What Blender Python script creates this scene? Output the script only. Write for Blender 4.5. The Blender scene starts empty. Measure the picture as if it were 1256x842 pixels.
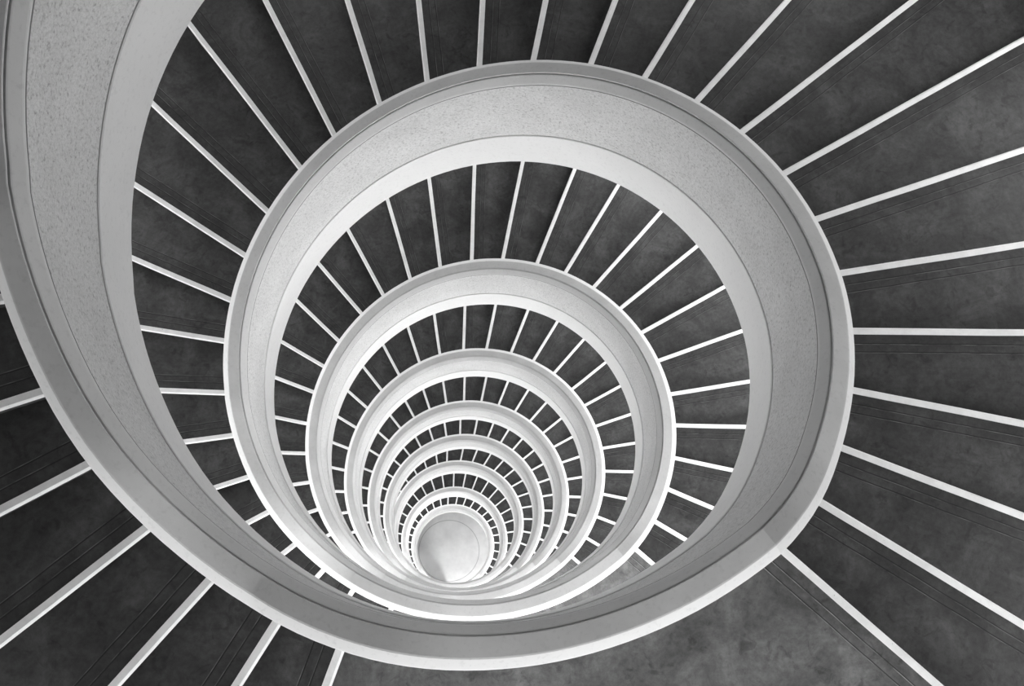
import bpy, bmesh, math
from mathutils import Matrix, Vector

# ----------------------------------------------------------------------------------------------
# Survey of the stairwell (metres; z = 0 is the handrail level at the first landing seen)
# ----------------------------------------------------------------------------------------------
P=dict(cx=-0.09556,cy=-1.93419,h=4.47394,rA=1.18325,rB=1.13653,zB=0.04929,rC=1.04426,zC=0.07923,zD=-0.01215,zE=-0.89227,zF=-1.407,rE=1.01423,rF=1.02078,ta=233.76417,tb=308.7055,s0=315.44674,ds=9.97341,hS=1.03543)
DROP=[4.2351, 4.6607, 4.6669, 4.3868, 4.3805, 4.3159, 4.3923, 4.4143, 4.4443]
WALLH=[0.9539, 0.957, 0.887, 0.9776, 0.7736, 1.096, 1.2106, 1.022]
SHAPE={'s': [1.821, 1.6565, 1.761, 1.7708, 1.7678, 1.7624, 1.7757, 1.7567, 1.7997, 1.7689, 1.7926, 1.8236, 1.729, 1.6512, 1.6677, 1.6979, 1.719, 1.7014, 1.6647, 1.6341, 1.6443, 1.6717, 1.6682, 1.5735, 1.4916, 1.4811, 1.5083, 1.529, 1.4846, 1.418, 1.3419, 1.2579, 1.1753], 'x': [0.2445, 0.1163, 0.1098, 0.1475, 0.1141, 0.1478, 0.1366, 0.1571, 0.1381, 0.0622, 0.0885, 0.0992, 0.0837, 0.1181, 0.1669, 0.1279, 0.0914, 0.081, 0.0794, 0.0775, 0.047, -0.0164, -0.109, -0.2301, -0.2415, -0.223, -0.1732, -0.1177, -0.13, -0.188, -0.2531, -0.3013, -0.2954], 'y': [-0.3334, -0.3837, -0.3406, -0.236, -0.2022, -0.1765, -0.168, -0.1196, -0.103, -0.0569, -0.1023, -0.1462, -0.1405, -0.074, -0.0606, -0.0091, 0.0077, 0.0264, 0.0454, 0.0682, 0.1254, 0.1764, 0.1727, 0.0637, -0.0779, -0.1664, -0.1887, -0.1282, -0.0656, -0.0076, 0.0149, -0.0228, -0.0482]}
DEV=[0.0193, 0.0025, 0.0144, -0.0685, -0.0071, 0.0198, -0.109, -0.1552, -0.0562, 0.0713, 0.0126, -0.0006, 0.0042]
FOCAL=1290.178
CAMROT=[[0.9964987, 0.0524702, -0.0650942], [-0.066379, 0.969875, -0.2343848], [0.050835, 0.237885, 0.9699621]]
EDGE={(1, 0): (-0.971, -0.1066), (1, 1): (-0.856, -0.1061), (1, 2): (0.254, -0.0524), (1, 3): (0.198, -0.0514), (1, 4): (1.035, -0.0231), (1, 5): (0.849, -0.0348), (1, 6): (0.704, -0.0459), (1, 7): (1.508, 0.0042), (1, 8): (-0.099, -0.0764), (1, 9): (0.214, -0.0453), (1, 10): (0.526, -0.0365), (1, 11): (0.946, -0.0142), (1, 12): (0.238, -0.0626), (1, 13): (-1.093, -0.1171), (1, 14): (-2.146, -0.1629), (1, 15): (-1.282, -0.1243), (1, 16): (-1.551, -0.1578), (1, 17): (-1.159, -0.1074), (1, 18): (-1.935, -0.1734), (1, 19): (-1.364, -0.1492), (1, 20): (-1.796, -0.1549), (1, 21): (2.54, 0.0567), (1, 22): (-0.009, -0.0865), (1, 23): (-0.207, -0.0799), (1, 24): (0.0, -0.0777), (1, 25): (0.0, -0.054), (1, 26): (0.0, -0.0526), (1, 27): (0.0, -0.0296), (1, 28): (0.0, 0.0071), (1, 29): (0.0, -0.0259), (0, 29): (2.6, 0.055), (0, 28): (0.471, -0.0248), (0, 27): (1.018, 0.0124), (0, 26): (1.349, 0.0314), (0, 25): (1.108, 0.0231), (0, 24): (0.964, -0.0078), (2, 0): (0.0, -0.0768), (2, 1): (0.0, -0.0732), (2, 2): (-2.005, -0.1579), (2, 3): (-0.676, -0.0923), (2, 4): (0.022, -0.062), (2, 5): (0.579, -0.023), (2, 6): (1.225, -0.0258), (2, 7): (0.549, -0.0514), (2, 8): (0.786, -0.0355), (2, 9): (0.171, -0.0749), (2, 10): (0.584, -0.0533), (2, 11): (-0.012, -0.047), (2, 12): (0.168, -0.0684), (2, 13): (-0.02, -0.0666), (2, 14): (-0.96, -0.1051), (2, 15): (-2.321, -0.166), (2, 16): (-0.036, -0.0789), (2, 17): (2.082, 0.0352), (2, 18): (-2.127, -0.1775), (2, 19): (1.102, -0.0399), (2, 20): (0.647, -0.0196), (3, 13): (0.0, -0.0795), (3, 12): (0.0, -0.0901), (3, 10): (0.0, -0.0648), (3, 9): (0.0, -0.0513), (3, 8): (0.0, -0.035), (3, 7): (0.0, -0.0731), (3, 14): (0.0, -0.0896), (3, 15): (0.0, -0.0628), (4, 13): (0.0, -0.0621), (5, 13): (0.0, -0.0718), (6, 13): (0.0, -0.123), (8, 13): (0.0, -0.0882), (8, 4): (0.0, -0.0786), (7, 4): (0.0, -0.0385), (7, 5): (0.0, -0.0616), (6, 4): (0.0, -0.081)}
TREAD = .048
LANDC = .115  # landing base tone, lighter than the treads
COPC = .66  # coping top tone, darker than its outer edge
ROOF_H = 3.2
DG0, DG1 = 262, 535
OPENINGS = [(216, 240, 1.2), (249, 273, 1.4), (282, 306, 1.5), (318, 342, 1.2), (0, 24, .95), (42, 60, .6), (93, 111, .4), (141, 159, .65), (180, 198, .8)]  # unseen; landing side inferred from the light, the others added to even it
GROUND = [(270, 291, 3.4), (306, 330, .6), (345, 360, .3)]  # unseen ground openings, placed and weighted to throw the wedge on the floor
WIN_SILL, WIN_HEAD = .1, 1.35  # landing heads kept low to limit light on the coping tops
POWER = [0, 26, 68, 80, 85, 85, 85, 90, 100, 190]
TILT, SPREAD = .6, 150
WORLD = .2
EXPO = 0.45
GROUND_POWER = 62

RAD = math.pi / 180
R_OUT = 5.05          # outer radius of the flights
NSTEP = 30            # risers per storey
LAND = [0.0]          # handrail height at landing 0..9
Z0 = DROP[0]
LAND = [Z0]
for d in DROP:
    LAND.append(LAND[-1] - d)
Z_FLOOR = LAND[9] - P['hS']
# LAND[t] = handrail height at the landing above flight t
WALLH_AT = [270 + 360 * k for k in range(8)]

def catmull(x, x0, h, v):
    n = len(v)
    u = min(max((x - x0) / h, 0), n - 1 - 1e-9)
    i = int(u); f = u - i
    g = lambda j: v[min(max(j, 0), n - 1)]
    a, b, c, d = g(i - 1), g(i), g(i + 1), g(i + 2)
    return b + .5 * f * (c - a + f * (2 * a - 5 * b + 4 * c - d + f * (3 * (b - c) + d - a)))

def shape(th):
    """radius of the well and its centre at unwrapped angle th (degrees)"""
    s, x, y = (catmull(th, 180, 90, SHAPE[a]) for a in 'sxy')
    if th < 170:                      # the uppermost half turn stands back a little from the viewer
        f = min((170 - th) / 100, 1)
        y -= .35 * f * f * (3 - 2 * f)
    return s, x, y

def rail0(th):
    """handrail height without its small local waves"""
    a, b = P['ta'], P['tb']
    z = Z0
    for n in range(0, 9):
        t0 = b + 360 * (n - 1); t1 = a + 360 * n
        z -= min(max((th - t0) / (t1 - t0), 0), 1) * DROP[n]
    return z

def rail(th):
    z = rail0(th)
    m = th % 360
    if m >= 180:
        z += catmull(m, 180, 15, DEV)
    return z

def wfac(th):
    x = (th - 270) / 360
    i = int(math.floor(x))
    if x <= 0: return WALLH[0]
    if x >= 7: return WALLH[7]
    return WALLH[i] + (WALLH[i + 1] - WALLH[i]) * (x - i)

def pt(th, r_off, z, full=None):
    s, X, Y = shape(th)
    r = s + r_off if full is None else full
    return Vector((X + r * math.cos(th * RAD), Y + r * math.sin(th * RAD), z))

# ----------------------------------------------------------------------------------------------
# helpers
# ----------------------------------------------------------------------------------------------
COL = bpy.context.scene.collection

def link(name, me, mat, parent=None):
    o = bpy.data.objects.new(name, me)
    COL.objects.link(o)
    if mat is not None:
        me.materials.append(mat)
    if parent is not None:
        o.parent = parent
        o.matrix_parent_inverse = parent.matrix_world.inverted()
    return o

def empty(name, loc, label, cat, group=None):
    o = bpy.data.objects.new(name, None)
    COL.objects.link(o)
    o.location = loc
    o.empty_display_size = .2
    o.matrix_world = Matrix.Translation(loc)
    o['label'] = label; o['category'] = cat
    if group: o['group'] = group
    return o

def new_mesh(name, verts, faces, uvs=None, smooth=None, origin=None):
    me = bpy.data.meshes.new(name)
    me.from_pydata([tuple(v) for v in verts], [], faces)
    if uvs is not None:
        lay = me.uv_layers.new(name='UVMap')
        for poly in me.polygons:
            for li in poly.loop_indices:
                lay.data[li].uv = uvs[me.loops[li].vertex_index]
    me.update()
    return me

def fix_normals(me):
    bm = bmesh.new(); bm.from_mesh(me)
    bmesh.ops.recalc_face_normals(bm, faces=bm.faces)
    bm.to_mesh(me); bm.free()

def sweep(name, ths, section, mat, parent, smooth_lines=()):
    """closed solid: section(th) -> list of (r_off, z) points, swept round the well.
    Edges between neighbouring section faces stay crisp except at the indices in smooth_lines."""
    verts, faces, uvs = [], [], []
    n = None
    arc = 0; prev = None
    for th in ths:
        sec = section(th)
        n = len(sec)
        p0 = pt(th, *sec[0])
        if prev is not None: arc += (p0 - prev).length
        prev = p0
        acc = 0; last = None
        for (r, z) in sec:
            v = pt(th, r, max(z, Z_FLOOR + .002))
            if last is not None: acc += (v - last).length
            last = v
            verts.append(v); uvs.append((arc, acc))
    m = len(ths)
    for i in range(m - 1):
        for j in range(n):
            a = i * n + j; b = i * n + (j + 1) % n
            faces.append((a, b, b + n, a + n))
    faces.append(tuple(range(n)))
    faces.append(tuple(range((m - 1) * n, m * n))[::-1])
    me = new_mesh(name, verts, faces, uvs)
    fix_normals(me)
    for p in me.polygons: p.use_smooth = True
    se = me.attributes.get('sharp_edge') or me.attributes.new('sharp_edge', 'BOOLEAN', 'EDGE')
    for e in me.edges:
        a, b = e.vertices
        ja, jb = a % n, b % n
        ia, ib = a // n, b // n
        sharp = False
        if ja == jb:                      # runs along the sweep
            sharp = ja not in smooth_lines
        if ia == ib and (ia in (0, m - 1)):
            sharp = True
        se.data[e.index].value = sharp
    return link(name, me, mat, parent)

def angles(t0, t1, step=2.5):
    """sample angles from t0 to t1 with tight pairs at the bends where a flight meets a landing"""
    out = set()
    n = max(2, int(math.ceil((t1 - t0) / step)))
    for i in range(n + 1): out.add(round(t0 + (t1 - t0) * i / n, 4))
    for k in range(-1, 10):
        for c in (P['ta'] + 360 * k, P['tb'] + 360 * (k - 1)):
            for d in (-.45, .45):
                if t0 < c + d < t1: out.add(round(c + d, 4))
    return sorted(out)

# ----------------------------------------------------------------------------------------------
# materials (the photograph is black and white)
# ----------------------------------------------------------------------------------------------
def mat(name, base, rough=.7):
    m = bpy.data.materials.new(name); m.use_nodes = True
    nt = m.node_tree; b = nt.nodes['Principled BSDF']
    b.inputs['Base Color'].default_value = (base, base, base, 1)
    b.inputs['Roughness'].default_value = rough
    b.inputs['Specular IOR Level'].default_value = .3
    return m, nt, b

def N(nt, kind, **kw):
    n = nt.nodes.new(kind)
    for k, v in kw.items(): setattr(n, k, v)
    return n

def ramp(nt, src, stops):
    r = N(nt, 'ShaderNodeValToRGB')
    e = r.color_ramp.elements
    while len(e) < len(stops): e.new(.5)
    for el, (p, c) in zip(e, stops):
        el.position = p; el.color = (c, c, c, 1)
    nt.links.new(src, r.inputs['Fac'])
    return r.outputs['Color']

def noise(nt, scale, detail=4, rough=.6, vec=None, dist=0):
    n = N(nt, 'ShaderNodeTexNoise')
    n.inputs['Scale'].default_value = scale; n.inputs['Detail'].default_value = detail
    n.inputs['Roughness'].default_value = rough; n.inputs['Distortion'].default_value = dist
    if vec is not None: nt.links.new(vec, n.inputs['Vector'])
    return n.outputs['Fac']

def mult(nt, a, b, fac=1.0):
    m = N(nt, 'ShaderNodeMix', data_type='RGBA', blend_type='MULTIPLY')
    m.inputs['Factor'].default_value = fac
    nt.links.new(a, m.inputs[6]); nt.links.new(b, m.inputs[7])
    return m.outputs[2]

def bump(nt, src, bsdf, strength, dist):
    b = N(nt, 'ShaderNodeBump')
    b.inputs['Strength'].default_value = strength; b.inputs['Distance'].default_value = dist
    nt.links.new(src, b.inputs['Height']); nt.links.new(b.outputs['Normal'], bsdf.inputs['Normal'])

def pos(nt):
    return N(nt, 'ShaderNodeNewGeometry').outputs['Position']

def smooth_white(name, base, blot=.1):
    m, nt, b = mat(name, base, .55)
    p = pos(nt)
    c = ramp(nt, noise(nt, 3.0, 5, .65, p), [(.25, base * (1 - blot)), (.7, base)])
    d = ramp(nt, noise(nt, 40, 3, .6, p), [(.28, .9), (.45, 1)])
    nt.links.new(mult(nt, c, d), b.inputs['Base Color'])
    bump(nt, noise(nt, 60, 4, .6, p), b, .15, .004)
    return m

M_COPING = smooth_white('mottled_coping', COPC, .16)
M_EDGE = smooth_white('white_coping_edge', .82, .04)
M_BAND = smooth_white('smooth_plaster', .66, .06)
M_STRINGER = smooth_white('smooth_stringer_plaster', .74, .05)
M_JOINT = mat('dark_joint', .16, .8)[0]
M_FLOOR = smooth_white('pale_screed', .80, .12)
M_CEIL = smooth_white('soffit_plaster', .55, .08)
M_SHELL = smooth_white('shell_plaster', .55, .08)

def rough_render():
    m, nt, b = mat('rough_cast_render', .66, .85)
    p = pos(nt)
    base = ramp(nt, noise(nt, 2.2, 4, .6, p), [(.25, .60), (.75, .70)])
    pits = ramp(nt, noise(nt, 62, 3, .6, p), [(.30, .55), (.42, .92), (.6, 1.03)])
    fine = ramp(nt, noise(nt, 150, 3, .7, p), [(.3, .78), (.6, 1.02)])
    big = ramp(nt, noise(nt, 26, 2, .5, p, .6), [(.25, .80), (.36, 1)])
    nt.links.new(mult(nt, mult(nt, mult(nt, base, pits), fine), big), b.inputs['Base Color'])
    bump(nt, noise(nt, 70, 5, .7, p), b, .5, .008)
    return m
M_RENDER = rough_render()

def tread_mat(name, base, stk=1.0):
    """dark worn screed; U = distance behind the nosing edge in metres, V = distance from the well"""
    m, nt, b = mat(name, base, .62)
    uv = N(nt, 'ShaderNodeTexCoord').outputs['UV']
    sep = N(nt, 'ShaderNodeSeparateXYZ'); nt.links.new(uv, sep.inputs[0])
    p = pos(nt)
    blot = ramp(nt, noise(nt, 3.2, 8, .68, p, .6), [(.30, base * .55), (.5, base), (.68, base * 1.65)])
    fine = ramp(nt, noise(nt, 28, 6, .72, p), [(.3, .70), (.5, 1.0), (.72, 1.28)])
    stain = ramp(nt, noise(nt, 11, 4, .6, p, 1.0), [(.33, .66), (.43, 1.0)])
    # trowel streaks that run along the step
    mp = N(nt, 'ShaderNodeMapping'); nt.links.new(uv, mp.inputs['Vector'])
    mp.inputs['Scale'].default_value = (34, 1.6, 1)
    streak = ramp(nt, noise(nt, 1.0, 5, .7, mp.outputs[0]), [(.30, 1 - .26 * stk), (.48, 1), (.75, 1 + .08 * stk)])
    c = mult(nt, mult(nt, mult(nt, blot, fine), stain), streak, 1)
    # trodden dirt in the band just behind the nosing
    dn = N(nt, 'ShaderNodeMath', operation='MULTIPLY_ADD'); nt.links.new(noise(nt, 9, 5, .7, p), dn.inputs[0])
    dn.inputs[1].default_value = .16; nt.links.new(sep.outputs[0], dn.inputs[2])
    dr = N(nt, 'ShaderNodeMapRange'); nt.links.new(dn.outputs[0], dr.inputs['Value'])
    dr.inputs['From Min'].default_value = .19; dr.inputs['From Max'].default_value = .30
    dr.inputs['To Min'].default_value = .70; dr.inputs['To Max'].default_value = 1
    c = mult(nt, c, dr.outputs[0])
    # two thin anti-slip grooves behind the nosing strip
    hh = None
    wob = N(nt, 'ShaderNodeMath', operation='MULTIPLY_ADD')
    mpw = N(nt, 'ShaderNodeMapping'); nt.links.new(uv, mpw.inputs['Vector']); mpw.inputs['Scale'].default_value = (0, 1.3, 1)
    nt.links.new(noise(nt, 2.0, 2, .5, mpw.outputs[0]), wob.inputs[0]); wob.inputs[1].default_value = .008
    nt.links.new(sep.outputs[0], wob.inputs[2])
    broken = ramp(nt, noise(nt, 7, 4, .7, p), [(.34, 1), (.60, .0)])
    for u0, dark in ((.103, .35), (.156, .25)):
        d = N(nt, 'ShaderNodeMath', operation='SUBTRACT'); nt.links.new(wob.outputs[0], d.inputs[0]); d.inputs[1].default_value = u0 + .004
        a = N(nt, 'ShaderNodeMath', operation='ABSOLUTE'); nt.links.new(d.outputs[0], a.inputs[0])
        k = N(nt, 'ShaderNodeMapRange'); nt.links.new(a.outputs[0], k.inputs['Value'])
        k.inputs['From Min'].default_value = .0016; k.inputs['From Max'].default_value = .0042
        k.inputs['To Min'].default_value = dark; k.inputs['To Max'].default_value = 1
        c = mult(nt, c, k.outputs[0])
        hh = k.outputs[0] if hh is None else mult(nt, hh, k.outputs[0])
        # pale thin line beside the groove, broken up by noise
        d2 = N(nt, 'ShaderNodeMath', operation='SUBTRACT'); nt.links.new(wob.outputs[0], d2.inputs[0]); d2.inputs[1].default_value = u0 + .0088
        a2 = N(nt, 'ShaderNodeMath', operation='ABSOLUTE'); nt.links.new(d2.outputs[0], a2.inputs[0])
        k2 = N(nt, 'ShaderNodeMapRange'); nt.links.new(a2.outputs[0], k2.inputs['Value'])
        k2.inputs['From Min'].default_value = .001; k2.inputs['From Max'].default_value = .0028
        k2.inputs['To Min'].default_value = 1; k2.inputs['To Max'].default_value = 0
        f = N(nt, 'ShaderNodeMath', operation='MULTIPLY'); nt.links.new(k2.outputs[0], f.inputs[0]); nt.links.new(broken, f.inputs[1])
        mx = N(nt, 'ShaderNodeMix', data_type='RGBA'); nt.links.new(f.outputs[0], mx.inputs['Factor'])
        nt.links.new(c, mx.inputs[6]); mx.inputs[7].default_value = (base * 3.0,) * 3 + (1,)
        c = mx.outputs[2]
    nt.links.new(c, b.inputs['Base Color'])
    hb = N(nt, 'ShaderNodeMath', operation='MULTIPLY_ADD')
    nt.links.new(noise(nt, 45, 5, .7, p), hb.inputs[0]); hb.inputs[1].default_value = .6; nt.links.new(hh, hb.inputs[2])
    bump(nt, hb.outputs[0], b, .35, .004)
    return m
M_TREAD = tread_mat('dark_screed', TREAD, .55)
M_LANDING = tread_mat('landing_screed', LANDC, .15)
M_CONC = mat('dark_concrete', .06, .8)[0]

def nosing_mat():
    m, nt, b = mat('white_nosing_paint', .70, .5)
    p = pos(nt)
    c = ramp(nt, noise(nt, 7, 6, .7, p), [(.25, .68), (.6, .84)])
    ch = ramp(nt, noise(nt, 38, 4, .7, p), [(.24, .35), (.31, 1)])
    nt.links.new(mult(nt, c, ch), b.inputs['Base Color'])
    bump(nt, noise(nt, 50, 4, .6, p), b, .2, .004)
    return m
M_NOSE = nosing_mat()

# ----------------------------------------------------------------------------------------------
# balustrade coils
# ----------------------------------------------------------------------------------------------
TURNS = {
    0: 'nearest white balustrade coil, its long rough-cast face widest of all',
    1: 'second balustrade coil from the top, the largest full white ring around the well',
    2: 'third balustrade coil from the top, white ring just inside the largest full ring',
    3: 'fourth balustrade coil from the top, middle-sized white ring in the nest of rings',
    4: 'fifth balustrade coil from the top, between the fourth and sixth white rings',
    5: 'sixth balustrade coil from the top, narrow ring nearly touching the one below it',
    6: 'seventh balustrade coil from the top, broader white face than the rings beside it',
    7: 'eighth balustrade coil from the top, slim ring just outside the lowest rim',
    8: 'lowest balustrade coil, the small white rim closing around the pale well floor',
}
ORD = {0: 'topmost', 1: 'second', 2: 'third', 3: 'fourth', 4: 'fifth', 5: 'sixth', 6: 'seventh', 7: 'eighth', 8: 'lowest'}
rA, rB, rC = P['rA'] - 1, P['rB'] - 1, P['rC'] - 1
rE, rF = P['rE'] - 1, P['rF'] - 1

def fD(th): return P['zD'] * wfac(th)
def sec_coping(th):
    z = rail(th); w = wfac(th)
    zb, zc = P['zB'] * w, P['zC'] * w
    return [(rC + .002, z + zc - .016), (rC, z + zc - .004), (rC + .003, z + zc), (rB - .006, z + zb + .003), (rB + .001, z + zb - .001),
            (rB + .001, z - .012), (rC + .03, z - .012), (rC + .03, z + zc - .016)]
def sec_edge(th):
    z = rail(th); w = wfac(th)
    zb = P['zB'] * w
    return [(rB + .0012, z + zb - .001), (rA - .004, z + .005), (rA, z - .003), (rA, z - .095), (rA - .022, z - .10), (rA - .022, z - .035), (rB + .0012, z - .012)]
def sec_band(th):
    z = rail(th); w = wfac(th)
    zc = P['zC'] * w
    return [(rC - .005, z + zc - .023), (rC - .010, z + zc - .028), (.004, z + fD(th) + .010), (.0, z + fD(th)), (.0, z + fD(th) - .010),
            (.06, z + fD(th) - .010), (.06, z + zc - .048), (rC + .008, z + zc - .026)]
def sec_render(th):
    z = rail(th); w = wfac(th); ze = P['zE'] * w
    return [(.003, z + fD(th) - .022), (rE - .001, z + ze + .008), (.05, z + ze + .008), (.05, z + fD(th) - .022)]
def sec_joint(th):
    z = rail(th); d = z + fD(th)
    return [(-.0005, d - .011), (-.0005, d - .0205), (.02, d - .0205), (.02, d - .011)]
def sec_string(th):
    z = rail(th); w = wfac(th); ze, zf = P['zE'] * w, P['zF'] * w
    return [(rE - .004, z + ze + .001), (rE - .009, z + ze - .006), (rF - .012, z + zf + .01), (rF - .004, z + zf), (rF + .05, z + zf), (rE + .05, z + ze - .004)]
def sec_body(th):
    z = rail(th); w = wfac(th); ze, zf = P['zE'] * w, P['zF'] * w
    return [(.054, z + P['zC'] * w - .05), (.048, z + fD(th) - .02), (rE + .015, z + ze), (rF + .03, z + zf + .006), (rA - .022, z + zf + .006), (rA - .022, z - .045)]

def turn_span(t):
    a = P['tb'] + 360 * (t - 1)
    b = a + 360
    if t == 0: a -= 74.5
    if t == 8: b = P['tb'] + 360 * 7 + 360 - 2
    return a, b

LAST_RAIL = DG0 + 360 * 8      # the lowest coil stops at the foot of the last flight
for t in range(0, 9):
    a, b = turn_span(t)
    if t == 8: b = LAST_RAIL
    root = empty('balustrade', pt((a + b) / 2, 0, rail((a + b) / 2) + P['zF']), TURNS[t], 'balustrade', 'coils of the balustrade around the well')
    ths = angles(a, b)
    sweep('coping', ths, sec_coping, M_COPING, root)
    o = sweep('coping_edge', ths, sec_edge, M_EDGE, root); o['label'] = 'bright white outer edge of the coping'
    sweep('shoulder_band', ths, sec_band, M_BAND, root)
    o = sweep('joint_line', ths, sec_joint, M_JOINT, root); o['label'] = 'thin dark joint above the rough-cast face'
    sweep('rough_cast_panel', ths, sec_render, M_RENDER, root)
    sweep('stringer_band', ths, sec_string, M_STRINGER, root)
    sweep('wall_body', ths, sec_body, M_BAND, root)

# ----------------------------------------------------------------------------------------------
# steps, nosings and landings
# ----------------------------------------------------------------------------------------------
R_IN = P['rA'] - 1 - .022 + .002

def edge(t, k):
    """nosing edge k of flight t -> (inner point xy, outer point xy) and the unit vector pointing back over the tread"""
    dth, e = EDGE.get((t, k), (0.0, -.068 if t >= 2 else -.02))
    th = P['s0'] + dth + k * P['ds'] + 360 * (t - 1)
    s, X, Y = shape(th)
    c, sn = math.cos(th * RAD), math.sin(th * RAD)
    back = Vector((sn, -c))
    o = Vector((X, Y)) + e * back
    d = Vector((c, sn))
    # start at the outer face of the balustrade, end on the outer shell circle
    r0 = s + R_IN
    p_in = o + d * r0
    bq = o.dot(d); cq = o.dot(o) - R_OUT ** 2
    r1 = -bq + math.sqrt(bq * bq - cq)
    return p_in, o + d * r1, back, d, th

def ang_of(p, th_ref, cx=0, cy=0):
    a = math.degrees(math.atan2(p[1] - cy, p[0] - cx))
    while a < th_ref - 180: a += 360
    while a > th_ref + 180: a -= 360
    return a

def block(name, up, low, ztop, zb_up, zb_low, matl, parent, na=4, nr=10, lipback=.03):
    """tread solid between the riser above (edge up) and its own nosing edge (edge low)"""
    pu, qu, bu, du, tu = up
    pl, ql, bl, dl, tl = low
    # keep the front face a little behind the nosing strip
    pl2, ql2 = pl + bl * lipback, ql + bl * lipback
    pu2, qu2 = pu + bu * .05, qu + bu * .05          # tuck under the step above
    verts, uvs, faces = [], [], []
    au0 = tu; al0 = tl
    for i in range(na + 1):
        f = i / na
        for j in range(nr + 1):
            g = j / nr
            a = pu2.lerp(pl2, f); b = qu2.lerp(ql2, f)
            p = a.lerp(b, g)
            # bow the inner and outer ends to the curve of the walls
            if 0 < i < na:
                th = tu + (tl - tu) * f
                s, X, Y = shape(th)
                ri = (a - Vector((X, Y))).length; rt = s + R_IN
                ro = b.length
                pa = Vector((X, Y)) + (a - Vector((X, Y))) * (rt / ri)
                pb = b * (R_OUT / ro)
                p = pa.lerp(pb, g)
            u = (p - pl).dot(bl)
            verts.append(Vector((p.x, p.y, ztop))); uvs.append((u, g * 3.2 + tl * .37))
    nt_ = len(verts)
    for i in range(na + 1):
        f = i / na
        zb = zb_up + (zb_low - zb_up) * f
        for j in range(nr + 1):
            v = verts[i * (nr + 1) + j]
            verts.append(Vector((v.x, v.y, max(zb, Z_FLOOR + .002)))); uvs.append((5 + f, j / nr * 3))
    w = nr + 1
    for i in range(na):
        for j in range(nr):
            a = i * w + j
            faces.append((a, a + 1, a + w + 1, a + w))
            b = a + nt_
            faces.append((b, b + w, b + w + 1, b + 1))
    for i in range(na):
        for j in (0, nr):
            a = i * w + j
            faces.append((a, a + w, a + w + nt_, a + nt_))
    for i in (0, na):
        for j in range(nr):
            a = i * w + j
            faces.append((a, a + nt_, a + nt_ + 1, a + 1))
    me = new_mesh(name, verts, faces, uvs)
    fix_normals(me)
    return link(name, me, matl, parent)

NOSE_PROF = [(.045, -.006), (.0445, .0028), (.0125, .0028), (.0105, .002), (.001, -.0075), (.0, -.0095), (.012, -.034), (.015, -.037), (.036, -.038), (.036, -.006)]
def nosing(ed, z, parent):
    p, q, back, d, th = ed
    verts, faces, uvs = [], [], []
    n = len(NOSE_PROF); m = 14
    L = (q - p).length
    for i in range(m + 1):
        g = i / m
        c = p.lerp(q, g)
        wob = .0014 * math.sin(th * 3.1 + g * 9) + .001 * math.sin(th * 7.7 + g * 23)
        for k, (u, dz) in enumerate(NOSE_PROF):
            uu = u + (wob if u > .04 else wob * .4)
            v = c + back * uu
            verts.append(Vector((v.x, v.y, z + dz))); uvs.append((g * L, u))
    for i in range(m):
        for k in range(n):
            a = i * n + k; b = i * n + (k + 1) % n
            faces.append((a, b, b + n, a + n))
    faces.append(tuple(range(n))); faces.append(tuple(range(m * n, (m + 1) * n))[::-1])
    me = new_mesh('nosing', verts, faces, uvs)
    fix_normals(me)
    return link('nosing', me, M_NOSE, parent)

FLIGHT_LABEL = {
    0: 'topmost dark stair flight, white nosings crossing outside the nearest balustrade coil',
    1: 'wide dark stair flight with white nosings fanning outside the largest full white ring',
    2: 'dark stair flight seen between the second and third white balustrade coils',
    3: 'dark stair flight seen between the third and fourth white balustrade coils',
    4: 'dark stair flight seen between the fourth and fifth white balustrade coils',
    5: 'dark stair flight seen between the fifth and sixth white balustrade coils',
    6: 'dark stair flight seen between the sixth and seventh white balustrade coils',
    7: 'dark stair flight seen between the seventh and eighth white balustrade coils',
    8: 'lowest dark stair flight, tiny treads just outside the rim of the pale well floor',
}
LAND_LABEL = {
    1: 'large mottled grey landing outside the nearest balustrade coil, ending at a white nosing',
    2: 'mottled grey landing squeezed between the nearest coil and the largest full ring',
    3: 'small grey landing at the bend of the third white balustrade coil',
    4: 'small grey landing at the bend of the fourth white balustrade coil',
    5: 'small grey landing at the bend of the fifth white balustrade coil',
    6: 'small grey landing at the bend of the sixth white balustrade coil',
    7: 'small grey landing at the bend of the seventh white balustrade coil',
    8: 'lowest grey landing, at the bend of the eighth white balustrade coil',
}

def ztop(t, k):
    """top of the tread whose front is nosing k of flight t (k = 0: the landing above the flight)"""
    return LAND[t] - P['hS'] - k * DROP[t] / NSTEP

def slab(name, t0, t1, top, bot, matl, parent):
    """soffit slab swept from the balustrade to the shell"""
    ths = angles(t0, t1, 4)
    verts, faces = [], []
    for th in ths:
        s, X, Y = shape(th)
        c, sn = math.cos(th * RAD), math.sin(th * RAD)
        o = Vector((X, Y)); d = Vector((c, sn))
        bq = o.dot(d); r1 = -bq + math.sqrt(bq * bq - (o.dot(o) - R_OUT ** 2))
        for r, z in ((s + R_IN, top(th)), (r1, top(th)), (r1, bot(th)), (s + R_IN, bot(th))):
            verts.append(Vector((o.x + c * r, o.y + sn * r, max(z, Z_FLOOR + .002))))
    for i in range(len(ths) - 1):
        for j in range(4):
            a = i * 4 + j; b = i * 4 + (j + 1) % 4
            faces.append((a, b, b + 4, a + 4))
    faces.append((0, 1, 2, 3)); m = (len(ths) - 1) * 4; faces.append((m + 3, m + 2, m + 1, m))
    me = new_mesh(name, verts, faces)
    fix_normals(me)
    return link(name, me, matl, parent)

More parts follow.
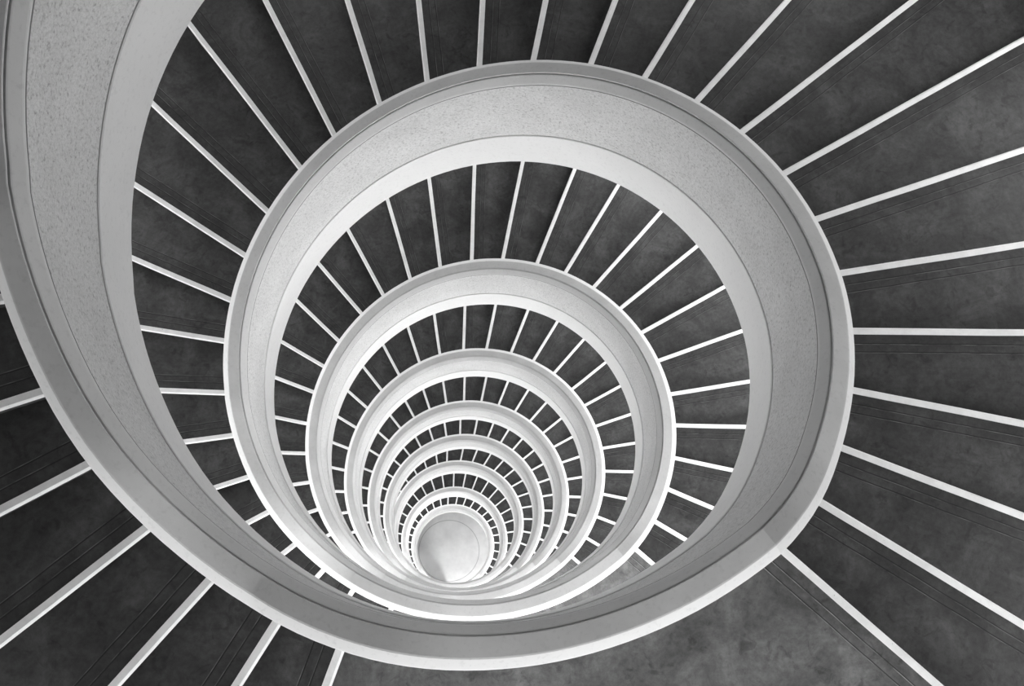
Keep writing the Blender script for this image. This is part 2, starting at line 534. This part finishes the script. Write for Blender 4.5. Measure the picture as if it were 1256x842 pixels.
FLIGHT = {}
for t in range(0, 9):
    e = [edge(t, k) for k in range(NSTEP)]
    rise = DROP[t] / NSTEP
    mid = (P['s0'] + 15 * P['ds'] + 360 * (t - 1))
    root = FLIGHT[t] = empty('stair_flight', pt(mid, .3, ztop(t, 15) - .35), FLIGHT_LABEL[t], 'staircase', 'storey-high stair flights')
    for k in range(1, NSTEP):
        z = ztop(t, k)
        st = block('step', e[k - 1], e[k], z, z - .03, z - rise - .01, M_TREAD, root)
        nosing(e[k], z, st)
    a0 = P['s0'] + 360 * (t - 1) - .5; a1 = P['s0'] + 29 * P['ds'] + 360 * (t - 1) + 1
    if t == 8: a1 -= 0
    def nose_line(th, t=t):
        k = (th - (P['s0'] + 360 * (t - 1))) / P['ds']
        return LAND[t] - P['hS'] - k * DROP[t] / NSTEP
    slab('soffit_slab', a0, a1, lambda th: nose_line(th) - .165, lambda th: nose_line(th) - .33, M_CEIL, root)

for t in range(0, 9):
    low = edge(t, 0)
    if t == 0:
        pth = P['s0'] - 360 - 72
        s, X, Y = shape(180)
        c, sn = math.cos(pth * RAD), math.sin(pth * RAD)
        up = (Vector((X, Y)) + Vector((c, sn)) * (s + R_IN), Vector((c, sn)) * R_OUT, Vector((sn, -c)), Vector((c, sn)), pth)
    else:
        up = edge(t - 1, NSTEP - 1)
    z = ztop(t, 0)
    root = FLIGHT[0] if t == 0 else empty('landing', pt(P['s0'] + 360 * (t - 1) - 35, 1, z - .33), LAND_LABEL[t], 'landing', 'landings between the flights')
    fl = block('landing_slab', up, low, z, z - .18, z - .18, M_LANDING, root, na=24, nr=10)
    nosing(low, z, root)
    slab('landing_soffit', up[4] + .6, low[4] - .6, lambda th: z - .181, lambda th: z - .34, M_CEIL, root)

# ----------------------------------------------------------------------------------------------
# setting: well floor, drum under the last flight, outer shell with unseen light openings, roof
# ----------------------------------------------------------------------------------------------
def structure(o):
    o['kind'] = 'structure'; return o

Z_FLOOR = LAND[9] - P['hS']
sF, XF, YF = shape(180 + 360 * 8)

def disc(name, r, z0, z1, matl, n=96, cx=0, cy=0):
    verts = [(cx + r * math.cos(2 * math.pi * i / n), cy + r * math.sin(2 * math.pi * i / n), z) for z in (z0, z1) for i in range(n)]
    faces = [tuple(range(n))[::-1], tuple(range(n, 2 * n))] + [(i, (i + 1) % n, n + (i + 1) % n, n + i) for i in range(n)]
    me = new_mesh(name, verts, faces); fix_normals(me)
    return structure(link(name, me, matl))

def ring_floor():
    m, nt, b = mat('pale_screed_with_inlay', .8, .5)
    p = pos(nt)
    sub = N(nt, 'ShaderNodeVectorMath', operation='SUBTRACT'); nt.links.new(p, sub.inputs[0]); sub.inputs[1].default_value = (XF, YF, Z_FLOOR)
    ln = N(nt, 'ShaderNodeVectorMath', operation='LENGTH'); nt.links.new(sub.outputs[0], ln.inputs[0])
    d = N(nt, 'ShaderNodeMath', operation='SUBTRACT'); nt.links.new(ln.outputs['Value'], d.inputs[0]); d.inputs[1].default_value = sF - .02
    a = N(nt, 'ShaderNodeMath', operation='ABSOLUTE'); nt.links.new(d.outputs[0], a.inputs[0])
    k = N(nt, 'ShaderNodeMapRange'); nt.links.new(a.outputs[0], k.inputs['Value'])
    k.inputs['From Min'].default_value = .006; k.inputs['From Max'].default_value = .016
    k.inputs['To Min'].default_value = .55; k.inputs['To Max'].default_value = 1
    c = ramp(nt, noise(nt, 1.6, 5, .6, p), [(.3, .70), (.6, .84)])
    nt.links.new(mult(nt, c, k.outputs[0]), b.inputs['Base Color'])
    return m
M_FLOOR = ring_floor()
disc('floor', 5.35, Z_FLOOR - .3, Z_FLOOR, M_FLOOR)
Z_ROOF = LAND[0] - P['hS'] + ROOF_H
disc('ceiling', 5.35, Z_ROOF, Z_ROOF + .3, M_CEIL)

# closed plaster drum that carries the last flight, open as a doorway where the flight lands
DRUM_GAP = (DG0, DG1)
def drum():
    verts, faces = [], []
    base = P['tb'] + 360 * 7
    ths = [base + i * 2.5 for i in range(int((360) / 2.5) + 1)]
    rows = 8
    cols = []
    for th in ths:
        m = th % 360
        cols.append(any(DRUM_GAP[0] < q < DRUM_GAP[1] for q in (m, m + 360)))
        s, X, Y = shape(th)
        zt = rail(th) + P['zF'] * wfac(th) - .003
        if th > LAST_RAIL: zt = Z_FLOOR + 2.25
        zt = max(zt, Z_FLOOR + .02)
        for thick in (0, .12):
            pT = pt(th, rF + .01 + thick, zt)
            pB = Vector((XF + (sF + thick) * math.cos(th * RAD), YF + (sF + thick) * math.sin(th * RAD), Z_FLOOR))
            for r in range(rows + 1):
                verts.append(pT.lerp(pB, r / rows))
    w = (rows + 1); W = 2 * w
    for i in range(len(ths) - 1):
        if cols[i]: continue
        for r in range(rows):
            a = i * W + r
            faces.append((a, a + W, a + W + 1, a + 1))
            b = a + w
            faces.append((b, b + 1, b + W + 1, b + W))
        a = i * W; faces.append((a, a + w, a + w + W, a + W))
    for i in range(len(ths)):
        left = i == 0 or cols[i - 1]; right = i == len(ths) - 1 or cols[i]
        if left != right:
            for r in range(rows):
                a = i * W + r
                faces.append((a, a + 1, a + w + 1, a + w))
    me = new_mesh('wall_drum', verts, faces); fix_normals(me)
    return structure(link('wall_drum', me, M_STRINGER))
drum()

# outer shell; unseen openings climb with the stairs, several added to even the light
UNSEEN_WINDOWS = []                      # (start angle, end angle, sill z, head z, storey, weight)
for (wa, wb, wt) in OPENINGS:
    for n in range(-1, 9):
        c = (wa + wb) / 2 + 360 * n
        if c < P['tb'] - 360 - 40 or c > P['tb'] + 360 * 8: continue
        zf = rail0(c) - P['hS']
        if zf < Z_FLOOR - .1: continue
        if zf < Z_FLOOR + 1.0 and wa > 200: continue      # ground storey uses its own openings, set to shape the floor's light
        head = WIN_HEAD if 225 < (wa + wb) / 2 < 320 else 2.2
        t = int(math.floor((c - P['tb']) / 360)) + 1
        if 225 < (wa + wb) / 2 < 320: t = int(round((c - 270) / 360)) + 1
        UNSEEN_WINDOWS.append((wa, wb, zf + (WIN_SILL if head == WIN_HEAD else .35), min(zf + head, Z_ROOF - .1), max(0, min(t, 9)), wt, c))
for (wa, wb, wt) in GROUND:
    UNSEEN_WINDOWS.append((wa, wb, Z_FLOOR + .1, Z_FLOOR + 2.3, 9, wt, (wa + wb) / 2))
def shell():
    n = 120
    ri, ro = R_OUT + .004, R_OUT + .254
    verts, faces = [], []
    def P3(i, r, z):
        th = 2 * math.pi * i / n
        verts.append((r * math.cos(th), r * math.sin(th), z)); return len(verts) - 1
    def spans(i):
        d = (i % n) * 360 / n
        hs = sorted((w[2], w[3]) for w in UNSEEN_WINDOWS if (w[0] <= d < w[1]) or (w[0] <= d + 360 < w[1]))
        z = Z_FLOOR - .3; out = []
        for lo, hi in hs:
            out.append((z, lo)); z = hi
        out.append((z, Z_ROOF + .3))
        return out
    for i in range(n):
        sp = spans(i)
        for z0, z1 in sp:
            a, b, c, d = P3(i, ri, z0), P3(i + 1, ri, z0), P3(i + 1, ri, z1), P3(i, ri, z1)
            e, f, g, h = P3(i, ro, z0), P3(i + 1, ro, z0), P3(i + 1, ro, z1), P3(i, ro, z1)
            faces += [(a, d, c, b), (e, f, g, h), (d, h, g, c), (a, b, f, e)]
            for nb, (p, q, r, s_) in ((i - 1, (a, e, h, d)), (i + 1, (b, c, g, f))):
                if spans(nb) != sp: faces.append((p, q, r, s_))
    me = new_mesh('wall_outer', verts, faces)
    return structure(link('wall_outer', me, M_SHELL))
shell()

# ----------------------------------------------------------------------------------------------
# lamps in the unseen openings, standing in for daylight
# ----------------------------------------------------------------------------------------------
def daylight(th, z, w, h, power, r=R_OUT + .15, tilt=0):  # area lamp in an unseen opening, in place of sky light
    ld = bpy.data.lights.new('unseen_window_light', 'AREA')
    ld.shape = 'RECTANGLE'; ld.size = w; ld.size_y = h; ld.energy = power; ld.spread = SPREAD * RAD
    o = bpy.data.objects.new('unseen_window_light', ld); COL.objects.link(o)
    p = Vector((r * math.cos(th * RAD), r * math.sin(th * RAD), z))
    d = Vector((-math.cos(th * RAD), -math.sin(th * RAD), -tilt)).normalized()
    o.location = p
    o.rotation_euler = d.to_track_quat('-Z', 'Z').to_euler()
    return o

def strength(z):
    """lamp power by height, weakened towards the top to keep the upper coil dark"""
    x = min(max((LAND[0] - P['hS'] + 1.45 - z) / 4.4, 0), 8.99)
    i = int(x)
    return POWER[i] + (POWER[i + 1] - POWER[i]) * (x - i)

for (wa, wb, z0, z1, t, wt, c) in UNSEEN_WINDOWS:
    daylight(c, (z0 + z1) / 2, 2 * R_OUT * math.sin((wb - wa) / 2 * RAD) * .95, (z1 - z0) * .96, (GROUND_POWER if z1 < Z_FLOOR + 2.4 and t == 9 and z0 < Z_FLOOR + .2 else strength((z0 + z1) / 2)) * wt, tilt=TILT)

w = bpy.data.worlds.new('sky'); bpy.context.scene.world = w; w.use_nodes = True
bg = w.node_tree.nodes['Background']
bg.inputs['Color'].default_value = (.8, .8, .8, 1); bg.inputs['Strength'].default_value = WORLD

# ----------------------------------------------------------------------------------------------
# camera and colour management
# ----------------------------------------------------------------------------------------------
cam = bpy.data.cameras.new('camera'); co = bpy.data.objects.new('camera', cam); COL.objects.link(co)
cam.sensor_fit = 'HORIZONTAL'; cam.sensor_width = 36
cam.lens = FOCAL * 36 / 1256
cam.clip_start = .02; cam.clip_end = 200
m = Matrix(CAMROT).to_4x4(); m.translation = (P['cx'], P['cy'], P['h'])
co.matrix_world = m
sc = bpy.context.scene
sc.camera = co
sc.view_settings.view_transform = 'Standard'
sc.view_settings.look = 'None'
sc.view_settings.gamma = 1
sc.view_settings.use_curve_mapping = False
sc.view_settings.exposure = EXPO
sc.cycles.use_denoising = True
sc.cycles.max_bounces = 10
sc.cycles.diffuse_bounces = 7
sc.cycles.glossy_bounces = 3
